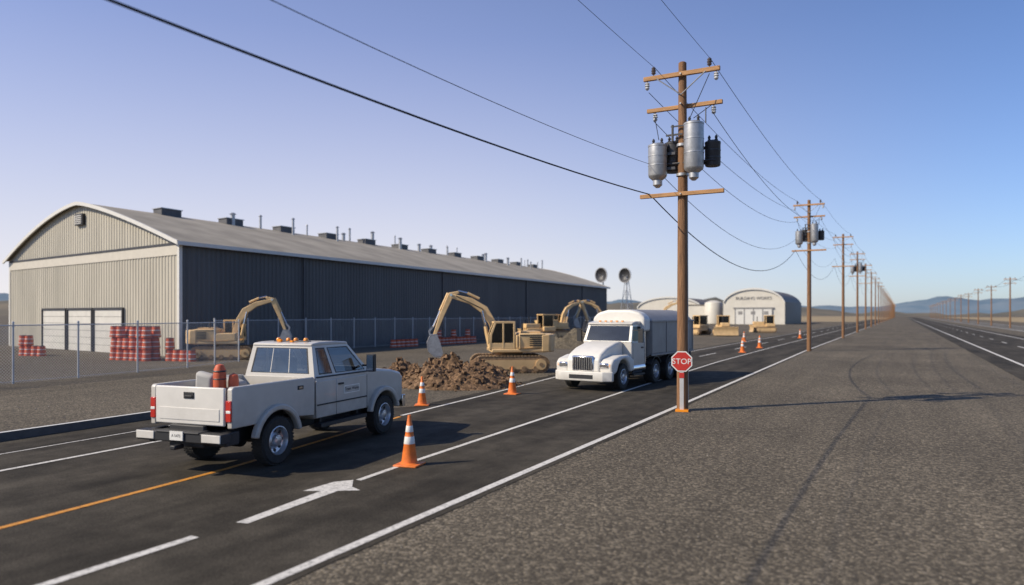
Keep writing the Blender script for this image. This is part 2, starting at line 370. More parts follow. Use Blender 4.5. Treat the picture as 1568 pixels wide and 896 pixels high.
for i in range(len(al)-1):
    for b0 in(-.52,LN+.52):
        t=.16
        w.add([P(al[i],b0,arch(al[i])-.12),P(al[i+1],b0,arch(al[i+1])-.12),P(al[i+1],b0,arch(al[i+1])+t),P(al[i],b0,arch(al[i])+t),
               P(al[i],b0+.12,arch(al[i])-.12),P(al[i+1],b0+.12,arch(al[i+1])-.12),P(al[i+1],b0+.12,arch(al[i+1])+t),P(al[i],b0+.12,arch(al[i])+t)],[(0,1,2,3),(4,5,6,7),(3,2,6,7),(0,1,5,4)])
def wb(b,a0,a1,b0,b1,z0,z1,mi=0):
    vs=[P(a,bq,zq) for a in(a0,a1) for bq in(b0,b1) for zq in(z0,z1)]
    b.add(vs,[(0,1,3,2),(4,6,7,5),(0,4,5,1),(2,3,7,6),(0,2,6,4),(1,5,7,3)],mi)
wb(w,-.56,-.4,-.5,LN+.5,7.62,7.88)
wb(w,-.1,.16,-.1,.16,0,7.8)
wb(w,29.85,30.1,-.1,.16,0,7.8)
w.build('trim','trim',W)
w=B(); wb(w,.16,29.85,-.09,-.02,7.0,7.7,0); wb(w,.16,29.85,-.14,-.02,7.7,7.85,1)
w.build('eave_band',['band','dkmetal'],W)
w=B()
for t0,t1 in((.264,.417),(.432,.576),(.592,.745)):
    a0,a1=t0*30,t1*30
    wb(w,a0-.12,a0,-.22,-.02,0,3.45,1); wb(w,a1,a1+.12,-.22,-.02,0,3.45,1); wb(w,a0,a1,-.22,-.02,3.3,3.45,1)
    for q in range(6): wb(w,a0,a1,-.12,-.06,q*.55+.015,q*.55+.535,0)
    wb(w,a0,a1,-.07,-.055,0,3.3,1)
w.build('garage_doors',['door','dkmetal'],W)
w=B(); wb(w,14.3,15.7,-.3,-.02,10.1,11.0,0)
for q in range(5): wb(w,14.4,15.6,-.36,-.3,10.2+q*.15,10.26+q*.15,1)
w.build('gable_vent',['dkmetal','trim'],W)
w=B()
for i,s in enumerate([6.8+7*k for k in range(12)]):
    zz=arch(12.6); wb(w,12.2,13.6,s-1.1,s+.9,zz-.1,zz+.62,0); wb(w,12.1,13.7,s-1.2,s+1.0,zz+.62,zz+.68,1)
random.seed(3)
for k in range(24):
    s=14+k*3.2+random.uniform(-1,1); a=random.uniform(9,15); hh=random.uniform(.8,1.7)
    p=P(a,s,0); z0=arch(a); rr=random.choice([.08,.12,.2])
    w.cyl((p[0],p[1],z0),(p[0],p[1],z0+hh),rr,rr,2,10); w.cyl((p[0],p[1],z0+hh),(p[0],p[1],z0+hh+.15),rr*1.7,rr*.6,2,10)
w.build('roof_vents',['ventmetal','gmetal','gmetal'],W)
w=B()
for s in (12,34,56,78): wb(w,-.16,-.06,s,s+.14,0,7.6,0)
wb(w,-.3,-.06,3.2,4.3,0,2.2,1)
w.build('downpipes',['ventmetal','dkmetal'],W)

# ---------------------------------------------------------------- hangars, tank, dish masts
def hangar(name,loc,wd,ln,wh,rise,txt=None):
    e=empty(name,loc); h=wd/2
    f=lambda x: wh+rise*math.sqrt(max(0,1-(x/h)**2*.96))-rise*.2
    xs=[-h+wd*i/20 for i in range(21)]
    b=B(); pts=[(-h,0)]+[(x,f(x)) for x in xs]+[(h,0)]
    b.prism(pts,0,.3,0,'y'); b.prism(pts,ln-.3,ln,0,'y'); b.build('end_walls','hangar',e)
    b=B()
    for i in range(20):
        b.add([(xs[i],-.4,f(xs[i])+.15),(xs[i+1],-.4,f(xs[i+1])+.15),(xs[i+1],ln,f(xs[i+1])+.15),(xs[i],ln,f(xs[i])+.15)],[(0,1,2,3)])
    for x in(-h,h): b.add([(x,0,0),(x,ln,0),(x,ln,f(x)+.15),(x,0,f(x)+.15)],[(0,1,2,3)])
    b.build('roof','hangars',e,smooth=60)
    b=B()
    for i in range(20):
        b.add([(xs[i],-.42,f(xs[i])-.25),(xs[i+1],-.42,f(xs[i+1])-.25),(xs[i+1],-.42,f(xs[i+1])+.3),(xs[i],-.42,f(xs[i])+.3)],[(0,1,2,3)])
    b.bb(-h*.62,h*.62,-.25,-.05,0,wh*.72,0)
    for i in range(5):
        x=-h*.6+h*1.2*i/4; b.bb(x-.12,x+.12,-.35,-.25,0,wh*.72,1)
    b.bb(-h*.66,h*.66,-.4,-.05,wh*.72,wh*.78,1)
    for i in range(3): b.bb(-h*.5+i*h*.42,-h*.5+i*h*.42+h*.14,-.3,-.26,wh*.45,wh*.6,1)
    b.build('doors',['trim','greyshade'],e)
    if txt: text('lettering',txt,wd*.07,'greyshade',e,(0,-.1,wh+rise*.25),(R(90),0,0),.03)
hangar('aircraft_hangar',(-39.5,227,0),18,40,6.6,5.2,'BUILDING WORKS')
hangar('aircraft_hangar',(-74,256,0),24,30,5.5,4.6)
t=B(); t.lathe([(0,7.6),(1,7.5),(2.6,6.9),(2.8,6.6),(2.8,0)],(0,0,0)); t.build('storage_tank','hangar',loc=(-54,238,0))
t=B(); t.bb(-4,4,-3,3,0,6,0); t.bb(-4.2,4.2,-3.2,3.2,6,6.3,1); t.bb(-1,1,-3.06,-3,0,2.4,1); t.build('storage_building',['hangar','hangars'],loc=(-59,243,0))
def dish(loc,H,legs):
    e=empty('satellite_dish',loc,R(-18)); b=B()
    if legs:
        for i in range(4):
            a=R(45+90*i); b.cyl((2.2*math.cos(a),2.2*math.sin(a),0),(.3*math.cos(a),.3*math.sin(a),H),.1,.08,0,8)
            a2=R(135+90*i)
            for q in range(4):
                t0,t1=q/4,(q+1)/4
                ra,rb=2.2-1.9*t0,2.2-1.9*t1
                b.cyl((ra*math.cos(a),ra*math.sin(a),H*t0),(rb*math.cos(a2),rb*math.sin(a2),H*t1),.05,.05,0,6)
    else: b.cyl((0,0,0),(0,0,H),.25,.18,0,10)
    b.build('mast','gmetal',e)
    k=1.3
    b=B(); b.lathe([(r_*k,h_*k) for r_,h_ in [(0,.55),(.6,.45),(1.1,.18),(1.5,-.2),(1.66,-.2),(1.66,-.05),(1.2,.35),(.6,.65),(0,.75)]],(0,-.8,H),'y',[0,0,0,1,1,1,1,1],24)
    b.cyl((0,-1.8,H),(0,-.2,H),.09,.09,1,8); b.cyl((0,0,H),(0,.3,H-.3),.25,.3,1,8)
    b.build('reflector',['dkmetal','gmetal'],e)
dish((-72.2,186,0),13.8,False); dish((-67.5,192,0),13.9,True)

# ---------------------------------------------------------------- fences
def fence(pts,H,step,cell,ww):
    e=empty('chain_link_fence'); b=B(); m=B()
    for (p,q) in zip(pts,pts[1:]):
        p=Vector((*p,0));q=Vector((*q,0)); L=(q-p).length; d=(q-p)/L; nn=max(1,round(L/step))
        for i in range(nn+1):
            o=p+d*(L*i/nn); b.cyl(o,o+Vector((0,0,H+.1)),.045,.045,0,8); b.lathe([(.06,0),(.05,.05),(0,.08)],o+Vector((0,0,H+.1)),'z',0,8)
        b.cyl(p+Vector((0,0,H)),q+Vector((0,0,H)),.025,.025,0,6)
        b.cyl(p+Vector((0,0,.08)),q+Vector((0,0,.08)),.012,.012,0,5)
        up=Vector((0,0,1)); x=-H
        while x<L:
            for sg in(1,-1):
                s0=max(x,0); s1=min(x+H,L)
                if s1<=s0: continue
                h0=(s0-x); h1=(s1-x)
                if sg<0: h0,h1=H-h0,H-h1
                a=p+d*s0+up*h0; c=p+d*s1+up*h1; wv=(d*-sg+up).normalized()*ww/2 if sg>0 else (d+up).normalized()*ww/2
                m.add([a-wv,c-wv,c+wv,a+wv],[(0,1,2,3)])
            x+=cell
    b.build('posts_and_rails','insw',e); m.build('wire_mesh','insw',e,smooth=0)
fence([(-31.2,2),(-33.2,19.5),(-34.2,26),(-36,31)],2.45,3.1,.13,.010)
fence([(-41.3,33.5),(-42.0,60),(-43.5,122)],2.5,3,.22,.008)

# ---------------------------------------------------------------- barrels
def barrels(loc,rz,cols,deep,heights):
    b=B(); rr,hh=.29,.72
    for i in range(cols):
        for j in range(deep):
            for k in range(heights[i%len(heights)]):
                o=(i*.62+random.uniform(-.03,.03),j*.62+random.uniform(-.03,.03),k*(hh+.01))
                prof=[(0,0),(rr,.0),(rr,.12),(rr*.93,.14),(rr*.93,.19),(rr*.9,.2),(rr*.9,.42),(rr*.86,.43),(rr*.86,.48),(rr*.82,.49),(rr*.82,.68),(rr*.6,.72),(0,.72)]
                b.lathe(prof,o,'z',[0,0,2,1,0,0,2,1,0,0,2,2],14)
    return b.build('traffic_barrel_stack',['redor','refl','dkmetal'],loc=loc,rz=rz)
barrels((-44.7,28.6,0),R(2),6,2,[3,3,2,3,3,3])
barrels((-40.6,29.6,0),R(4),4,1,[2,1,1,1])
barrels((-55.0,28.4,0),R(8),4,1,[2,2,1,1])
barrels((-39.6,51,0),R(88),6,1,[1]); barrels((-39.3,57,0),R(88),12,1,[1,2,1,1])
barrels((-39.0,70,0),R(88),8,1,[1])

# ---------------------------------------------------------------- cones
def cone(loc,H=.93,rz=0):
    e=empty('traffic_cone',(*loc,.009),rz,H/.93); b=B()
    b.bb(-.23,.23,-.23,.23,0,.035); b.build('base','orange',e,bevel=.01)
    b=B(); rr=lambda z:.155-(z-.03)/.9*.125
    zs=[.40,.405,.54,.545,.62,.625,.74,.745,.91,.93]
    prof=[(.19,.036),(rr(.06),.06)]+[(rr(z)+(.003 if z in(.405,.54,.625,.74) else 0),z) for z in zs]+[(.02,.935),(.018,.85)]
    ms=[]
    for (r0,z0),(r1,z1) in zip(prof,prof[1:]):
        zc=(z0+z1)/2; ms.append(1 if (.405<zc<.54 or .625<zc<.74) else 0)
    b.lathe(prof,(0,0,0),'z',ms,24); b.build('body',['orange','refl'],e)
cone((-8.31,11.2),.96,.2); cone((-13.45,18.8),.92,.5); cone((-12.45,23.0),1.0,.1)
cone((-10.7,56.8),1.1); cone((-10.85,65.3),1.1); cone((-14.9,47),1.0); cone((-14.9,80),1.1); cone((-11,95),1.1)

# ---------------------------------------------------------------- utility poles
def utility_pole(loc,H,tr=True,det=True,arm3=True,name='utility_pole'):
    e=empty(name,(*loc,0)); b=B()
    n=10 if det else 3
    prof=[(.175-.055*i/n,H*i/n) for i in range(n+1)]+[(.08,H+.03),(0,H+.04)]
    b.lathe(prof,(0,0,0),'z',0,16); b.build('shaft','wood',e)
    b=B(); w=1.16
    b.box((0,-.17,H-.38),(2*w,.11,.13)); b.box((0,.17,H-1.28),(2*w,.11,.12))
    if arm3: b.box((0,-.17,H-4.0),(2.55,.11,.12))
    b.build('crossarms','woodarm',e,bevel=.01)
    b=B()
    for sx in(-1,1):
        b.cyl((sx*.75,-.22,H-.42),(0,-.18,H-1.0),.018,.018,0,6)
    for zz in(H-.38,H-1.28,H-4.0): b.cyl((0,-.26,zz),(0,.26,zz),.025,.025,0,6)
    if det: 
        b.cyl((.16,.05,.3),(.13,.05,H-3),.02,.02,0,6)
        for zz in (H-3.4,H-2.5): b.lathe([(.19,-.04),(.19,.04)],(0,0,zz),'z',0,12)
    b.build('brackets','gmetal',e)
    b=B()
    for x,z0 in((-.85,H-.31),(.85,H-.31),(-1.05,H-.44),(1.05,H-.44),(-.9,H-1.34),(.9,H-1.34)):
        sg=1 if z0==H-.31 else -1; y=-.17 if z0>H-1 else .17
        b.cyl((x,y,z0),(x,y,z0+sg*.06),.02,.02,0,6)
        b.lathe([(0,.04),(.045,.05),(.075,.09),(.05,.11),(.08,.16),(.05,.18),(.07,.23),(.03,.28),(0,.29)],(x,y,z0),'z',0 if sg>0 else 1,12,sg)
    b.build('insulators',['ins','insw'],e)
    if tr:
        b=B()
        def can(x,y,zt,zb,r,mi,tip):
            b.lathe([(0,zt+.06),(r*.6,zt+.05),(r*1.03,zt),(r*1.03,zt-.05),(r,zt-.06),(r,zb+.04)]+([(r*.92,zb-.02),(r*.5,zb-.12),(r*.5,zb-.26),(r*.2,zb-.34),(0,zb-.34)] if tip else [(r*.9,zb),(0,zb)]),(x,y,0),'z',mi,20)
            for zz in (.35,.65): b.lathe([(r*1.0,-.02),(r*1.03,-.015),(r*1.03,.015),(r*1.0,.02)],(x,y,zb+(zt-zb)*zz),'z',mi,20)
            for q in(-1,1):
                b.lathe([(.04,0),(.055,.05),(.03,.07),(.05,.12),(.02,.18),(0,.19)],(x+q*r*.45,y,zt+.03),'z',2,8)
            b.box((x*.55,y*.6,(zt+zb)/2+.2),(abs(x)*.5+.05,.07,.08),2); b.box((x*.55,y*.6,(zt+zb)/2-.25),(abs(x)*.5+.05,.07,.08),2)
        can(-.72,-.18,H-2.46,H-3.42,.285,0,True)
        can(-.36,.25,H-2.35,H-3.25,.26,1,False)
        can(.43,-.34,H-1.96,H-3.32,.29,0,True)
        can(.88,.12,H-2.48,H-3.2,.23,1,False)
        b.cyl((-.9,-.1,H-3.05),(1.0,-.1,H-3.05),.03,.03,2,8)
        b.box((.15,-.2,H-1.95),(.9,.04,.04),2); b.cyl((.75,-.2,H-1.95),(.75,-.2,H-1.5),.02,.02,2,6)
        b.cyl((-.25,-.2,H-2.4),(-.25,-.2,H-1.9),.04,.04,2,6); b.box((-.2,-.2,H-2.2),(.5,.05,.05),2)
        b.cyl((-.68,-.18,H-2.3),(-.95,.17,H-1.3),.012,.012,3,5); b.cyl((.42,-.32,H-1.8),(.9,.17,H-1.3),.012,.012,3,5)
        b.cyl((.3,-.32,H-1.8),(.85,-.17,H-.5),.012,.012,3,5)
        b.build('transformers',['gmetal','dkmetal','dkmetal','wire'],e)
    return e
PO=[((-5.6,-20),10.55),((-5.85,21.68),10.55),((-6.45,61.5),12.0),((-6.35,98),12.9)]+[((-6.3,130+31*i),13.2) for i in range(26)]
for i,(p,h) in enumerate(PO): utility_pole(p,h,tr=i in(1,2,4),det=i<4,arm3=i<6)
pl=bpy.data.curves.new('power_line','CURVE'); pl.dimensions='3D'; pl.bevel_depth=.0065; pl.bevel_resolution=1; pl.materials.append(M['wire'])
hv=bpy.data.curves.new('telephone_cable','CURVE'); hv.dimensions='3D'; hv.bevel_depth=.018; hv.bevel_resolution=2; hv.materials.append(M['wire'])
def span(cu,a,b,sag,n=28,rad=1):
    a=Vector(a);b=Vector(b); sp=cu.splines.new('POLY'); sp.points.add(n)
    for i in range(n+1):
        t=i/n; p=a.lerp(b,t); p.z-=4*sag*t*(1-t); sp.points[i].co=(*p,1); sp.points[i].radius=rad
for i in range(16):
    (p,h),(q,h2)=PO[i],PO[i+1]
    rad=1 if i<1 else (1.6 if i<3 else 2.4)
    for off,dz,sg in((-.85,-.02,.5),(.85,-.02,.5),(-1.05,-.75,.6),(.9,-1.6,1.1),(-.9,-1.65,1.0)):
        if i==0 and dz<-.5: continue
        span(pl,(p[0]+off,p[1],h+dz),(q[0]+off,q[1],h2+dz),sg if i<2 else sg*.8,rad=rad)
    span(pl,(p[0]-.95,p[1],h-3.0),(q[0]-.95,q[1],h2-3.0),.9 if i==0 else 1.6,rad=rad)
    if i<6: span(hv,(p[0]-1.0,p[1]-.1,h-3.92),(q[0]-1.0,q[1],h2-3.92),.7 if i==0 else 2.0,rad=1 if i<2 else .8)
for cu in(pl,hv): COL.objects.link(bpy.data.objects.new(cu.name,cu))
for i in range(16):
    utility_pole((20.6+.1*i,150+38*i),10.6+.4*(i%2),tr=False,det=False,arm3=False)
p2=bpy.data.curves.new('power_line','CURVE'); p2.dimensions='3D'; p2.bevel_depth=.025; p2.materials.append(M['wire'])
for i in range(15):
    for off in(-.9,.9): span(p2,(20.6+.1*i+off,150+38*i,10.5),(20.7+.1*i+off,188+38*i,10.5),.8,12)
COL.objects.link(bpy.data.objects.new('power_line',p2))

# sign on pole
e=empty('stop_sign',(-5.80,21.42,0),R(12)); b=B()
oc=[(.33*math.cos(R(22.5+45*i)),.33*math.sin(R(22.5+45*i))+1.5) for i in range(8)]
oc2=[(.295*math.cos(R(22.5+45*i)),.295*math.sin(R(22.5+45*i))+1.5) for i in range(8)]
b.prism(oc,-.062,-.055,1,'y'); b.prism(oc2,-.066,-.062,0,'y'); b.build('plate',['signred','refl'],e)
text('lettering','STOP',.235,'refl',e,(0,-.069,1.495),(R(90),0,0),.002)
b=B(); b.bb(-.06,.06,-.05,0,.06,1.2,0); b.bb(-.075,.075,-.06,.0,1.0,1.16,1); b.bb(-.18,.2,-.2,.15,0,.07,2); b.build('post',['insw','signred','amber'],e,bevel=.006)

# ---------------------------------------------------------------- wheel
def wheel(b,o,sg,Rr=.47,wd=.28,rim=.28,nh=8,tr=0,ri=1,dk=2):
    h=wd/2
    b.lathe([(rim,-h*.95),(Rr*.9,-h),(Rr*.985,-h*.75),(Rr,-h*.3),(Rr,h*.3),(Rr*.985,h*.75),(Rr*.9,h),(rim*1.04,h*.98),(rim,h*.92)],o,'x',tr,36,sg)
    b.lathe([(rim,h*.98),(rim*.95,h*1.02),(rim*.9,h*.75),(rim*.84,h*.35),(rim*.6,h*.2),(rim*.42,h*.45),(rim*.36,h*.9),(rim*.2,h*.98),(0,h*1.0)],o,'x',ri,28,sg)
    b.lathe([(rim,-h*.9),(0,-h*.5)],o,'x',dk,20,sg)
    for i in range(nh):
        a=2*math.pi*i/nh; y,z=o[1]+rim*.7*math.cos(a),o[2]+rim*.7*math.sin(a)
        b.cyl((o[0]+sg*h*.1,y,z),(o[0]+sg*h*.34,y,z),rim*.13,rim*.13,dk,8)
        y,z=o[1]+rim*.29*math.cos(a+.2),o[2]+rim*.29*math.sin(a+.2)
        b.cyl((o[0]+sg*h*.7,y,z),(o[0]+sg*h*.98,y,z),rim*.05,rim*.05,ri,6)
    nb=44
    for i in range(nb):
        a=2*math.pi*i/nb; rot=Matrix.Rotation(a,3,'X')
        for q in(-1,1):
            c=Vector(o)+Vector((q*h*.5,0,0))+rot@Vector((0,0,Rr*.985))
            b.box(c,(h*.75,Rr*.075,Rr*.045),tr,rot)

# ---------------------------------------------------------------- pickup truck
T=empty('pickup_truck',(-11.53,9.9,.008),R(7.5))
zc=.47
b=B()
for sx in(-1,1):
    pts=[(-1.2,.86)]+arc(0,zc,.62,141,39)+[(1.18,.80),(1.18,1.56),(1.14,1.6),(-1.16,1.6),(-1.2,1.56)]
    b.prism(pts,sx*.84,sx*.955)
b.build('bed_sides','white',T,bevel=.018)
b=B(); b.bb(-.84,.84,-1.1,1.1,1.0,1.06,1); b.bb(-.84,.84,1.1,1.17,1.0,1.58,0)
for sx in(-1,1): b.bb(sx*.6,sx*.84,-.55,.55,1.06,1.26,1)
for i in range(9): b.bb(-.58+i*.145-.03,-.58+i*.145+.03,-1.08,1.08,1.06,1.075,1)
b.build('bed_floor',['white','dkmetal'],T)
b=B(); b.bb(-.80,.80,-1.235,-1.17,.9,1.585,0); b.build('tailgate','whitecleanlit',T,bevel=.02)
b=B(); b.bb(-.70,.70,-1.245,-1.235,.98,1.2,0); b.build('tailgate_pressing','whitecleanlit',T,bevel=.006)
b=B(); b.bb(-.12,.12,-1.25,-1.23,1.37,1.49,0); b.bb(-.09,.09,-1.265,-1.25,1.39,1.43,0)
b.build('tailgate_handle','black',T,bevel=.01)
b=B()
for sx in(-1,1):
    b.bb(sx*.825,sx*.945,-1.225,-1.14,.98,1.36,0); b.bb(sx*.83,sx*.94,-1.228,-1.2,1.13,1.19,1)
b.build('tail_lights',['red','refl'],T,bevel=.012)
b=B(); b.bb(-.98,.98,-1.5,-1.26,.62,.80,0); b.bb(-.5,.5,-1.52,-1.25,.78,.82,0); b.bb(-.4,.4,-1.3,-1.2,.5,.9,0)
b.bb(-.06,.06,-1.62,-1.4,.5,.58,0)
for sx in(-1,1): b.bb(sx*.9,sx*.75,-1.3,-.95,.55,.8,0)
b.build('rear_bumper','black',T,bevel=.02)
b=B()
for sx in(-1,1): b.bb(sx*.55,sx*.97,-1.515,-1.49,.65,.79,0)
b.build('bumper_panels','whitecleanlit',T,bevel=.008)
b=B(); b.bb(-.15,.15,-1.535,-1.515,.66,.82,0); b.build('licence_plate','refl',T); text('plate_lettering','A 5473',.07,'dkmetal',T,(0,-1.537,.74),(R(90),0,0),.001)
b=B()
low=[(1.22,.70),(3.2,.70)]+arc(3.9,zc,.60,158,24)+[(4.66,.66),(4.86,.72),(4.9,1.0),(4.88,1.3),(4.78,1.44),(4.3,1.54),(3.35,1.63),(3.2,1.61),(1.22,1.60)]
b.prism(low,-.93,.93); b.build('cab_and_hood','white',T,bevel=.06,seg=3)
b=B()
for sx in(-1,1):
    for y0,y1 in((1.24,1.95),(1.965,3.16)):
        b.prism([(y0,.72),(y1,.72),(y1,1.5),(y0,1.5)],sx*.92,sx*.955)
b.build('door_skins','white',T,bevel=.015)
b=B(); b.bb(-.62,.62,3.2,4.75,.55,1.2,0); b.bb(-.5,.5,-1.1,4.6,.5,.78,0); b.cyl((-.8,0,zc),(.8,0,zc),.07,.07,0,10); b.lathe([(0,-.2),(.18,-.1),(.18,.1),(0,.2)],(0,0,zc),'x',0,14); b.bb(-.62,.62,-.5,.6,.8,.99,0)
b.cyl((-.8,3.9,zc),(.8,3.9,zc),.06,.06,0,10); b.build('chassis','black',T)
b=B(); b.prism([(3.45,1.6),(4.7,1.45),(4.7,1.50),(3.6,1.66),(3.45,1.66)],-.5,.5); b.build('hood_bulge','white',T,bevel=.03)
b=B(); zb,zt=1.58,2.25; bx,tx=.90,.76; yr,yf=1.24,3.36; tr_,tf=1.34,2.62
c=lambda sx,f,top:(sx*(tx if top else bx),((tf if f else tr_) if top else (yf if f else yr)),zt if top else zb)
b.panel(c(-1,0,0),c(1,0,0),c(1,0,1),c(-1,0,1),[0,.07,.36,.37,.63,.64,.93,1],[0,.10,.90,1],{(1,1),(3,1),(5,1)},0,1)
b.panel(c(-1,1,0),c(1,1,0),c(1,1,1),c(-1,1,1),[0,.07,.93,1],[0,.06,.93,1],{(1,1)},0,1)
for sx in(-1,1):
    b.panel(c(sx,0,0),c(sx,1,0),c(sx,1,1),c(sx,0,1),[0,.08,.31,.37,.93,1],[0,.06,.90,1],{(1,1),(3,1)},0,1)
b.build('greenhouse',['white','glass'],T,smooth=0)
b=B()
def rimq(p00,p10,p11,p01,u0,u1,v0,v1,off,w=.022):
    p00,p10,p11,p01=map(Vector,(p00,p10,p11,p01)); nrm=(p10-p00).cross(p01-p00).normalized()
    if nrm.dot(p00-Vector((0,2,1.8)))<0: nrm=-nrm
    Pq=lambda u,v:p00*(1-u)*(1-v)+p10*u*(1-v)+p11*u*v+p01*(1-u)*v+nrm*off
    o=[Pq(u0,v0),Pq(u1,v0),Pq(u1,v1),Pq(u0,v1)]; cc=sum(o,Vector())/4
    for i in range(4):
        p,q=o[i],o[(i+1)%4]; pi=p+(cc-p).normalized()*w*1.4; qi=q+(cc-q).normalized()*w*1.4
        b.add([p,q,qi,pi],[(0,1,2,3)])
rimq(c(-1,0,0),c(1,0,0),c(1,0,1),c(-1,0,1),.07,.93,.10,.90,.004)
rimq(c(-1,1,0),c(1,1,0),c(1,1,1),c(-1,1,1),.07,.93,.06,.93,.004)
for sx in(-1,1):
    rimq(c(sx,0,0),c(sx,1,0),c(sx,1,1),c(sx,0,1),.08,.31,.06,.90,.004)
    rimq(c(sx,0,0),c(sx,1,0),c(sx,1,1),c(sx,0,1),.37,.93,.06,.90,.004)
b.build('window_seals','black',T,smooth=0)
b=B(); b.prism([(1.31,2.23),(2.68,2.23),(2.6,2.285),(2.2,2.31),(1.6,2.305),(1.35,2.28)],-.775,.775); b.build('roof','white',T,bevel=.025)
b=B()
for x in(-.42,.42): b.box((x,2.0,1.62),(.5,.14,.62),0); b.box((x,2.25,1.4),(.5,.5,.2),0); b.box((x,1.98,2.0),(.24,.1,.18),0)
b.bb(-.85,.85,2.85,3.2,1.45,1.68,0); b.lathe([(.16,0),(.19,.02),(.19,.04),(.16,.04)],(-.4,2.7,1.75),'y',0,16); b.build('interior','seat',T,bevel=.03)
b=B()
for sx in(-1,1):
    b.bb(sx*.953,sx*.9575,3.165,3.18,.74,1.5,0)
    b.bb(sx*.90,sx*.935,1.28,3.2,1.555,1.585,0)
    b.bb(sx*.955,sx*.985,2.02,2.2,1.36,1.40,0)
    b.bb(sx*.80,sx*1.0,1.35,3.1,.52,.60,0)
    for y in (1.5,2.9): b.bb(sx*.7,sx*.85,y,y+.06,.5,.7,0)
    b.bb(sx*.955,sx*.965,.62,.80,1.38,1.46,0)
    b.bb(sx*.955,sx*.9595,1.185,1.2,.8,1.58,0)
    b.bb(sx*.955,sx*.967,1.26,3.15,.98,1.01,0)
    b.bb(sx*.92,sx*1.15,3.02,3.07,1.70,1.74,0); b.bb(sx*1.06,sx*1.26,2.98,3.08,1.58,1.98,0)
b.build('black_trim','black',T,bevel=.004)
b=B()
for sx in(-1,1):
    b.bb(sx*.965,sx*.970,.66,.70,1.40,1.44,0); b.bb(sx*.965,sx*.970,.72,.76,1.40,1.44,0); b.bb(sx*1.08,sx*1.24,2.965,2.98,1.6,1.96,0)
b.build('mirror_glass','chrome',T)
b=B()
for sx in(-1,1):
    for yc,ri in((0,.60),(3.9,.59)):
        o=arc(yc,zc,ri+.10,168,12,16); i_=arc(yc,zc,ri-.01,12,168,16)
        b.prism(o+i_,sx*.9,sx*1.035)
b.build('fender_flares','white',T,bevel=.025)
b=B()
for sx in(-1,1):
    for y in(0,3.9): wheel(b,(sx*.86,y,zc),sx)
b.build('wheels',['rubber','alu','black'],T)
b=B(); b.bb(-.95,.95,4.84,5.0,.55,.85,0); b.bb(-.5,.5,4.86,4.93,.95,1.38,0)
for z in(1.02,1.12,1.22,1.32): b.bb(-.48,.48,4.93,4.95,z-.02,z+.02,1)
b.build('front_bumper_and_grille',['chrome','black'],T,bevel=.02)
b=B()
for sx in(-1,1): b.bb(sx*.56,sx*.9,4.8,4.92,1.02,1.34,0)
b.build('headlights','refl',T,bevel=.03)
b=B()
b.bb(-.45,.45,1.62,1.74,2.305,2.325,1)
for x in(-.36,-.1,.1,.36): b.lathe([(.055,0),(.05,.04),(.035,.06),(0,.065)],(x,1.68,2.325),'z',0,14)
b.bb(-.26,-.17,1.5,1.56,2.305,2.36,0); b.bb(.15,.22,1.4,1.46,2.30,2.34,0)
b.build('light_bar',['amber','dkmetal'],T)
b=B(); b.bb(.955,.959,2.25,2.85,1.14,1.32,0); b.bb(.959,.961,2.27,2.83,1.16,1.30,1); b.build('door_decal',['refl','gmetal'],T)
text('door_lettering','Town Works',.10,'dkmetal',T,(.9625,2.55,1.235),(R(90),0,R(90)),.001)
b=B(); prof=[(0,1.06),(.10,1.06),(.12,1.3),(.12,1.7),(.11,1.83),(.07,1.92),(0,1.94)]
b.lathe(prof,(-.12,-.35,0),'z',0,16); b.lathe([(0,1.06),(.09,1.06),(.1,1.6),(.08,1.72),(0,1.76)],(.08,-.2,0),'z',0,16)
for z in(1.35,1.65,1.8): b.lathe([(.118,-.015),(.128,0),(.118,.015)],(-.12,-.35,z),'z',1,16)
b.build('rolled_orange_tarp',['redor','dkmetal'],T)
b=B()
b.box((-.52,-.3,1.42),(.42,.18,.7),0,Matrix.Rotation(.15,3,'X')@Matrix.Rotation(.2,3,'Y')); b.box((-.3,.15,1.36),(.5,.3,.55),0,Matrix.Rotation(.3,3,'Y')); b.box((.45,.5,1.25),(.6,.5,.35),0)
b.build('sacks','sack',T,bevel=.07,seg=3)

# ---------------------------------------------------------------- dump truck
D=empty('dump_truck',(-10.6,26.55,.008),R(175.8))
dz=(0,0,-.17)
b=B()
b.prism([(-1.0,.95),(-1.0,2.0),(-.4,1.96),(.45,1.78),(.95,1.58),(1.14,1.38),(1.16,.85)],-.70,.70); b.build('hood','whitecleanlit',D,bevel=.09,seg=3,loc=dz)
b=B()
for sx in(-1,1):
    pts=[(-1.0,.65),(-.72,.65)]+arc(0,.5,.66,165,18,14)+[(.85,.62),(1.1,.68),(1.12,1.05),(.95,1.2),(.3,1.32),(-.5,1.32),(-1.0,1.1)]
    b.prism(pts,sx*.66,sx*1.2)
b.build('fenders','whitecleanlit',D,bevel=.09,seg=3)
b=B(); b.bb(-.46,.46,1.10,1.19,.9,1.5,0); b.build('grille_surround','chrome',D,bevel=.05,loc=dz)
b=B(); b.bb(-.40,.40,1.19,1.2,.95,1.45,0)
b.build('grille_opening','black',D,loc=dz)
b=B()
for i in range(9): b.bb(-.38+i*.095-.018,-.38+i*.095+.018,1.2,1.225,.95,1.45,0)
b.build('grille_bars','chrome',D,loc=dz)
b=B()
for sx in(-1,1): b.box((sx*.86,1.09,1.12),(.38,.12,.2),0); b.box((sx*1.1,1.06,1.12),(.08,.12,.16),1)
b.build('headlights',['chrome','amber'],D,bevel=.04,loc=(0,0,-.15))
b=B(); b.prism([(-1.22,1.12),(-.9,1.34),(.9,1.34),(1.22,1.12),(1.22,1.0),(-1.22,1.0)],.46,.82,0,'z'); b.build('front_bumper','whitecleanlit',D,bevel=.03,loc=(0,0,-.08))
b=B(); b.bb(-.5,.5,1.3,1.35,.55,.7,0)
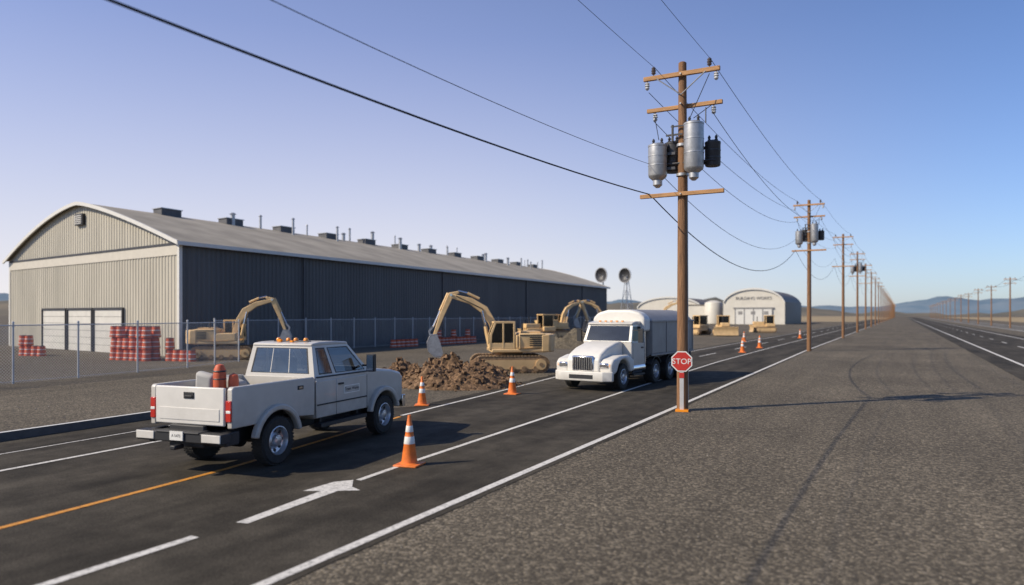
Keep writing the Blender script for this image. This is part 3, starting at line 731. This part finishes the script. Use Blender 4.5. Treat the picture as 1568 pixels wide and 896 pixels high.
for sx in(-1,1): b.bb(sx*.7,sx*.95,1.22,1.3,.56,.7,0)
b.build('bumper_openings','black',D,loc=(0,0,-.08))
b=B(); b.bb(-1.08,1.08,-2.45,-1.0,.95,1.98,0); b.build('cab_lower','white',D,bevel=.05,loc=dz)
b=B()
for sx in(-1,1):
    for y in(-1.12,-2.3): b.bb(sx*1.078,sx*1.083,y-.01,y+.01,1.0,1.95,0)
b.build('cab_shut_lines','black',D,loc=dz)
b=B(); zb,zt=1.96,2.68; c=lambda sx,f,top:(sx*(.98 if top else 1.06),((-1.32 if f else -2.4) if top else (-.98 if f else -2.44)),zt if top else zb)
b.panel(c(-1,1,0),c(1,1,0),c(1,1,1),c(-1,1,1),[0,.05,.95,1],[0,.06,.90,1],{(1,1)},0,1)
b.panel(c(-1,0,0),c(1,0,0),c(1,0,1),c(-1,0,1),[0,.3,.7,1],[0,.3,.8,1],{(1,1)},0,1)
for sx in(-1,1): b.panel(c(sx,0,0),c(sx,1,0),c(sx,1,1),c(sx,0,1),[0,.22,.92,1],[0,.04,.86,1],{(1,1)},0,1)
b.build('cab_upper',['white','glassdk'],D,smooth=0,loc=dz)
b=B(); b.prism([(-2.45,2.66),(-1.22,2.66),(-1.3,2.74),(-1.7,2.80),(-2.45,2.80)],-1.0,1.0); b.build('cab_roof','white',D,bevel=.04,loc=dz)
b=B()
for x in(-.5,-.25,0,.25,.5): b.box((x,-1.42,2.80),(.08,.08,.05),0)
b.build('marker_lights','amber',D,loc=dz)
b=B(); b.bb(-.9,.9,-2.3,-1.2,1.3,1.9,0); b.bb(-.7,-.2,-2.2,-2.0,1.9,2.4,0); b.bb(.2,.7,-2.2,-2.0,1.9,2.4,0); b.build('interior','seat',D,loc=dz)
b=B()
for sx in(-1,1):
    b.bb(sx*1.05,sx*1.38,-1.22,-1.18,2.42,2.46,0); b.bb(sx*1.27,sx*1.47,-1.28,-1.18,1.95,2.5,0)
    b.bb(sx*1.08,sx*1.11,-2.15,-1.95,1.7,1.75,0)
b.cyl((-.5,-1.12,2.02),(.1,-1.24,2.3),.012,.012,0,6); b.cyl((.15,-1.12,2.02),(.75,-1.24,2.3),.012,.012,0,6)
b.build('mirrors_and_wipers','black',D,loc=dz)
b=B()
for sx in(-1,1): b.bb(sx*.75,sx*1.15,-2.2,-1.05,.45,.52,0)
b.bb(-.45,.45,-7.9,1.0,.62,.95,0)
for y in(-3.3,-5.0,-6.5,0): b.cyl((-1.0,y,.5),(1.0,y,.5),.1,.1,0,10)
for sx in(-1,1):
    b.bb(sx*.75,sx*1.2,-7.5,-7.46,.3,1.1,0)
b.bb(-1.1,1.1,-8.1,-7.9,.95,1.3,0)
b.build('chassis','black',D)
b=B()
for sx in(-1,1): b.cyl((sx*.88,-2.35,.72),(sx*.88,-1.1,.72),.24,.24,0,18)
b.cyl((-.95,-2.62,.9),(-.95,-2.62,2.9),.07,.07,0,12)
b.build('fuel_tanks','chrome',D)
cs=[(-1.22,1.25),(-1.22,2.62)]+[(-1.22+2.44*i/12,2.62+.5*math.sin(math.pi*i/12)**.7) for i in range(1,12)]+[(1.22,2.62),(1.22,1.25),(.9,1.02),(-.9,1.02)]
b=B(); b.prism(cs,-8.0,-2.75,0,'y'); b.build('box_body','greyshade',D,bevel=.03)
b=B()
for sx in(-1,1):
    for y in (-2.8,-4.5,-6.3,-7.95): b.bb(sx*1.22,sx*1.25,y-.04,y+.04,1.2,2.58,0)
    b.bb(sx*1.21,sx*1.27,-8.02,-2.73,2.58,2.66,0); b.bb(sx*1.2,sx*1.26,-8.02,-2.73,1.16,1.24,0)
b.build('box_body_trim','greyshade',D,bevel=.01)
b=B(); b.prism([(-1.18,2.2),(1.18,2.2),(1.18,2.75),(.95,2.98),(.5,3.1),(-.5,3.1),(-.95,2.98),(-1.18,2.75)],-2.74,-2.1,0,'y'); b.build('cab_shield','whitecleanlit',D,bevel=.10,seg=4)
b=B()
for sx in(-1,1):
    wheel(b,(sx*1.03,0,.5),sx,.5,.3,.3)
    for y in(-3.3,-5.0,-6.5): wheel(b,(sx*1.0,y,.5),sx,.5,.42,.29)
b.build('wheels',['rubber','alu','black'],D)
b=B()
for sx in(-1,1):
    for y in(-5.0,-6.5,-3.3): b.prism(arc(y,.5,.64,150,30,10)+arc(y,.5,.61,30,150,10),sx*.75,sx*1.22)
b.build('mudguards','black',D)

# ---------------------------------------------------------------- excavator
def stadium(L,z0,z1,n=8):
    r_=(z1-z0)/2; zc_=(z0+z1)/2; h=L/2-r_
    return arc(h,zc_,r_,-90,90,n)+arc(-h,zc_,r_,90,270,n)
def excavator(loc,rz,sc=1):
    e=empty('excavator',loc,rz,sc); b=B()
    for sx in(-1,1):
        b.prism(stadium(3.7,.05,.82),sx*.82,sx*1.34,0)
        b.prism(stadium(3.2,.20,.66),sx*1.33,sx*1.36,1)
        for y in(-1.2,-.6,0,.6,1.2): b.cyl((sx*1.3,y,.22),(sx*1.4,y,.22),.14,.14,0,12)
        for y in(-1.45,1.45): b.cyl((sx*1.3,y,.43),(sx*1.42,y,.43),.27,.27,1,14); b.cyl((sx*1.42,y,.43),(sx*1.44,y,.43),.1,.1,0,10)
        pts=stadium(3.76,.03,.85,10)
        per_=[]; 
        for i in range(len(pts)):
            p,q=Vector(pts[i]),Vector(pts[(i+1)%len(pts)]); L=(q-p).length; k_=max(1,round(L/.17))
            for t in range(k_): per_.append((p.lerp(q,(t+.5)/k_),(q-p).normalized()))
        for p,d in per_:
            ang=math.atan2(d.y,d.x); b.box((sx*1.08,p.x,p.y),(.56,.11,.05),0,Matrix.Rotation(ang,3,'X'))
    b.bb(-.85,.85,-.9,.9,.35,.75,1); b.lathe([(.7,.75),(.75,.8),(.75,1.02),(0,1.02)],(0,0,0),'z',0,24)
    b.build('tracks',['track','yellow'],e)
    b=B(); b.bb(-1.28,1.28,-1.75,1.0,1.02,1.22,0); b.bb(-1.28,1.28,-1.7,-.35,1.22,1.98,0); b.bb(.3,1.28,-.35,.85,1.22,1.72,0)
    b.bb(-1.28,-.3,-.35,-.2,1.22,1.9,0)
    b.build('house','yellow',e,bevel=.06,seg=3)
    cw=[(-1.3,-1.5),(-1.3,-1.9),(-.95,-2.2),(-.4,-2.32),(.4,-2.32),(.95,-2.2),(1.3,-1.9),(1.3,-1.5)]
    b=B(); b.prism(cw,1.04,1.92,0,'z'); b.build('counterweight','yellow',e,bevel=.06,seg=3)
    b=B(); b.bb(-.9,.9,-1.5,-.6,1.98,2.06,0); b.cyl((.7,-.8,2.0),(.7,-.8,2.45),.06,.06,1,8)
    for sx in(-1,1):
        for i in range(5): b.bb(sx*1.28,sx*1.295,-1.5,-.9,1.35+i*.1,1.40+i*.1,1)
        b.bb(sx*1.281,sx*1.287,-1.65,-.4,1.86,1.90,1)
    b.cyl((1.2,-.35,1.7),(1.2,.8,1.7),.02,.02,1,6)
    b.build('engine_vents',['yellow','black'],e)
    b=B(); x0,x1,y0,y1,z0,z1=-1.26,-.34,-.18,1.12,1.2,2.5
    for x in(x0+.04,x1-.04):
        b.bb(x-.04,x+.04,y0,y0+.1,z0,z1); b.bb(x-.04,x+.04,.38,.46,z0,z1)
        b.prism([(y1-.1,z0),(y1,z0),(y1-.02,1.9),(.86,z1),(.76,z1),(y1-.14,1.9)],x-.04,x+.04)
        b.bb(x-.03,x+.03,y0,y1,z0,1.5)
    b.bb(x0,x1,y0,y1-.0,z0,1.26); b.bb(x0,x1,y0,.9,z1-.03,z1+.07); b.bb(x0,x1,y1-.08,y1-.02,z0,1.4)
    b.build('cab','yellow',e,bevel=.012)
    b=B(); b.prism([(y0+.02,1.45),(y1-.05,1.45),(y1-.06,1.9),(.82,z1-.03),(y0+.02,z1-.03)],x0+.03,x1-.03); b.build('cab_glass','glassdk',e)
    b=B(); b.bb(-1.05,-.55,.1,.3,1.4,2.1); b.bb(-1.05,-.55,.2,.7,1.4,1.6); b.build('cab_seat','seat',e)
    cl=[(.55,1.45),(.85,2.5),(1.25,3.15),(1.95,3.6),(2.95,3.86)]
    b=B(); b.prism(thick(cl,[.24,.36,.42,.32,.2]),-.15,.2,0)
    st_=[(2.55,4.05),(2.95,3.92),(3.4,2.9),(3.78,1.85)]
    b.prism(thick(st_,[.12,.30,.24,.16]),-.12,.17,0)
    b.build('boom_and_stick','yellow',e,bevel=.025)
    b=B()
    for x in(-.24,.29): b.cyl((x,1.0,1.35),(x,1.2,2.3),.075,.075,0,12); b.cyl((x,1.2,2.3),(x,1.38,3.1),.04,.04,1,10)
    b.cyl((.02,1.5,3.72),(.02,2.1,4.0),.07,.07,0,12); b.cyl((.02,2.1,4.0),(.02,2.58,4.12),.04,.04,1,10)
    b.cyl((.02,3.1,4.0),(.02,3.5,3.1),.065,.065,0,12); b.cyl((.02,3.5,3.1),(.02,3.85,2.3),.035,.035,1,10)
    b.cyl((-.2,3.78,1.85),(.25,3.78,1.85),.06,.06,1,10); b.cyl((-.2,2.95,3.9),(.25,2.95,3.9),.07,.07,1,10)
    b.cyl((-.17,1.1,1.7),(-.17,1.35,3.2),.02,.02,2,6); b.cyl((-.17,1.35,3.2),(-.17,2.7,3.85),.02,.02,2,6)
    b.build('hydraulic_rams',['yellow','chrome','black'],e)
    b=B(); b.prism(thick([(3.85,2.3),(4.05,2.05),(3.98,1.8)],[.08,.1,.08]),-.1,.15,0)
    sh=[(3.66,1.92),(3.98,1.86),(4.14,1.5),(4.08,1.1),(3.8,.82),(3.42,.78)]
    b.prism(thick(sh,[.06]*6),-.42,.46,0)
    for x in(-.42,.43): b.prism([(3.66,1.92),(3.98,1.86),(4.14,1.5),(4.08,1.1),(3.8,.82),(3.42,.78),(3.36,1.0),(3.5,1.5)],x,x+.03,0)
    for i in range(5): b.prism([(3.46,.74),(3.22,.80),(3.44,.84)],-.38+i*.18,-.3+i*.18,0)
    b.build('bucket','bucket',e)
    return e
excavator((-17.7,32.3,0),R(90+28+8),1.0)
excavator((-38.9,32.4,0),R(-62+12),1.0)
excavator((-37.2,80,0),R(-40),1.15)
excavator((-38.5,101,0),R(122),1.25)
excavator((-34.5,112,0),R(-70),1.25)

def bulldozer(loc,rz,sc=1):
    e=empty('bulldozer',loc,rz,sc); b=B()
    for sx in(-1,1):
        b.prism(stadium(3.4,.05,.95),sx*.75,sx*1.25,0); b.prism(stadium(2.9,.25,.75),sx*1.24,sx*1.27,1)
        for y in(-1.2,1.2): b.cyl((sx*1.2,y,.5),(sx*1.32,y,.5),.28,.28,1,12)
    b.build('tracks',['track','yellow'],e)
    b=B(); b.bb(-.7,.7,-1.5,1.7,.6,1.3); b.bb(-.55,.55,.1,1.8,1.3,1.8); b.bb(-.95,.95,-1.5,-.1,1.0,1.5)
    b.build('body','yellow',e,bevel=.06)
    b=B()
    for x in(-.75,.75):
        for y in(-1.3,-.1): b.bb(x-.05,x+.05,y-.05,y+.05,1.5,2.7)
    b.bb(-.85,.85,-1.4,0,2.7,2.82); b.build('canopy','yellow',e,bevel=.02)
    b=B(); b.bb(-.7,.7,-1.25,-.15,1.5,2.7); b.build('cab_glass','glassdk',e)
    b=B(); b.cyl((.3,1.1,1.8),(.3,1.1,2.6),.06,.06); b.build('exhaust','black',e)
    b=B(); b.prism(thick([(2.15,.1),(2.0,.5),(2.0,.9),(2.15,1.25)],[.08]*4),-1.6,1.6)
    for sx in(-1,1): b.box((sx*1.0,1.5,.5),(.12,1.2,.18))
    b.build('blade','yellow',e)
bulldozer((-21.5,101,0),R(200),1.0); bulldozer((-26,104,0),R(60),1.0); bulldozer((-36,73,0),R(140),1.05)
bulldozer((-33,90,0),R(210),1.0); bulldozer((-19.5,122,0),R(110),1.0)

# ---------------------------------------------------------------- dirt pile
def pile(name,cx,cy,rx,ry,h,seed,nrock,m='dirt'):
    b=B(); n=64; vs=[]
    def H(u,v):
        rr=math.sqrt(u*u+v*v); base=max(0,1-rr)**.75
        q=Vector((u*2.2+seed,v*2.2,0))
        return h*base*(1+.55*noise.noise(q)+.35*noise.noise(q*2.7)) + (.14*noise.noise(q*7)+.10*noise.noise(q*16)+.05*noise.noise(q*34))*min(1,base*2.5)
    for i in range(n+1):
        for j in range(n+1):
            u,v=-1.1+2.2*i/n,-1.1+2.2*j/n
            z=H(u,v); z=z if math.hypot(u,v)<1 else -.05
            vs.append((cx+u*rx,cy+v*ry,max(z,-.05)))
    b.add(vs,[(i*(n+1)+j,(i+1)*(n+1)+j,(i+1)*(n+1)+j+1,i*(n+1)+j+1) for i in range(n) for j in range(n)])
    for k_ in range(nrock):
        a=random.uniform(0,6.28); rr=random.random()**.6*1.12; u,v=rr*math.cos(a),rr*math.sin(a)
        s=random.uniform(.03,.12)*(1 if rr<1 else .6); o=Vector((cx+u*rx,cy+v*ry,max(0,H(u,v))+s*.2))
        rot=Matrix.Rotation(random.uniform(0,6),3,'Z')@Matrix.Rotation(random.uniform(0,6),3,'X')
        b.box(o,(s*random.uniform(1,2),s*random.uniform(1,1.6),s*random.uniform(.8,1.3)),0,rot)
    return b.build(name,m,smooth=25)
pile('dirt_pile',-16.3,25.2,2.7,2.4,1.15,1.3,420)
pile('dirt_pile',-18.8,24.4,1.8,1.8,.8,5.1,160)
pile('gravel_pile',-26,60,5,4,1.3,2.2,60,'gravel')

# ---------------------------------------------------------------- light, sky, camera
el=37; d=Vector((.67,.74,0)).normalized()*math.cos(R(el)); sun_dir=Vector((d.x,d.y,-math.sin(R(el))))
s=bpy.data.lights.new('sun','SUN'); s.energy=5.0; s.angle=R(.55); s.color=(1,.88,.69)
so=bpy.data.objects.new('sun',s); COL.objects.link(so); so.rotation_euler=sun_dir.to_track_quat('-Z','Y').to_euler(); so.location=(-30,-30,40)
w=bpy.data.worlds.new('World'); scene.world=w; w.use_nodes=True; nt=w.node_tree; bg=nt.nodes['Background']; N=nt.nodes; L=nt.links
sk=N.new('ShaderNodeTexSky'); sk.sky_type='NISHITA'; sk.sun_disc=False; sk.sun_elevation=R(el); sk.sun_rotation=math.atan2(-sun_dir.x,-sun_dir.y)%(2*math.pi)
sk.air_density=1.0; sk.dust_density=.6; sk.ozone_density=2.0
# haze: thicker low down and toward the north-west, whiter near the horizon
tc=N.new('ShaderNodeTexCoord'); sp=N.new('ShaderNodeSeparateXYZ'); L.new(tc.outputs['Generated'],sp.inputs[0])
ez=N.new('ShaderNodeMapRange'); ez.inputs[1].default_value=0; ez.inputs[2].default_value=.62; ez.inputs[3].default_value=.97; ez.inputs[4].default_value=0; L.new(sp.outputs[2],ez.inputs[0])
dt=N.new('ShaderNodeVectorMath'); dt.operation='DOT_PRODUCT'; dt.inputs[1].default_value=(math.sin(R(-75)),math.cos(R(-75)),0); L.new(tc.outputs['Generated'],dt.inputs[0])
ga=N.new('ShaderNodeMapRange'); ga.inputs[1].default_value=.05; ga.inputs[2].default_value=.85; ga.inputs[3].default_value=.08; ga.inputs[4].default_value=1; ga.interpolation_type='SMOOTHSTEP'; L.new(dt.outputs['Value'],ga.inputs[0])
mu=N.new('ShaderNodeMath'); mu.operation='MULTIPLY'; L.new(ez.outputs[0],mu.inputs[0]); L.new(ga.outputs[0],mu.inputs[1])
tn=N.new('ShaderNodeVectorMath'); tn.operation='MULTIPLY'; tn.inputs[1].default_value=(.84,1.0,1.36); L.new(sk.outputs[0],tn.inputs[0])
hc=N.new('ShaderNodeMix'); hc.data_type='RGBA'; hz=N.new('ShaderNodeMapRange'); hz.inputs[1].default_value=0; hz.inputs[2].default_value=.36; L.new(sp.outputs[2],hz.inputs[0])
L.new(hz.outputs[0],hc.inputs[0]); hc.inputs[6].default_value=(9.3,8.9,8.9,1); hc.inputs[7].default_value=(4.9,5.4,8.6,1)
mx=N.new('ShaderNodeMix'); mx.data_type='RGBA'; L.new(hc.outputs[2],mx.inputs[7]); L.new(mu.outputs[0],mx.inputs[0]); L.new(tn.outputs[0],mx.inputs[6])
L.new(mx.outputs[2],bg.inputs[0]); bg.inputs[1].default_value=.1
cam=bpy.data.cameras.new('camera'); co=bpy.data.objects.new('camera',cam); COL.objects.link(co)
co.location=(0,0,2.9); co.rotation_euler=(R(90),0,R(28.45)); cam.lens=25.26; cam.sensor_width=36; cam.shift_y=.0217
cam.clip_end=20000; cam.clip_start=.1
cam.dof.use_dof=True; cam.dof.focus_distance=19; cam.dof.aperture_fstop=.5
scene.camera=co
scene.view_settings.view_transform='Standard'; scene.view_settings.look='None'; scene.view_settings.exposure=0
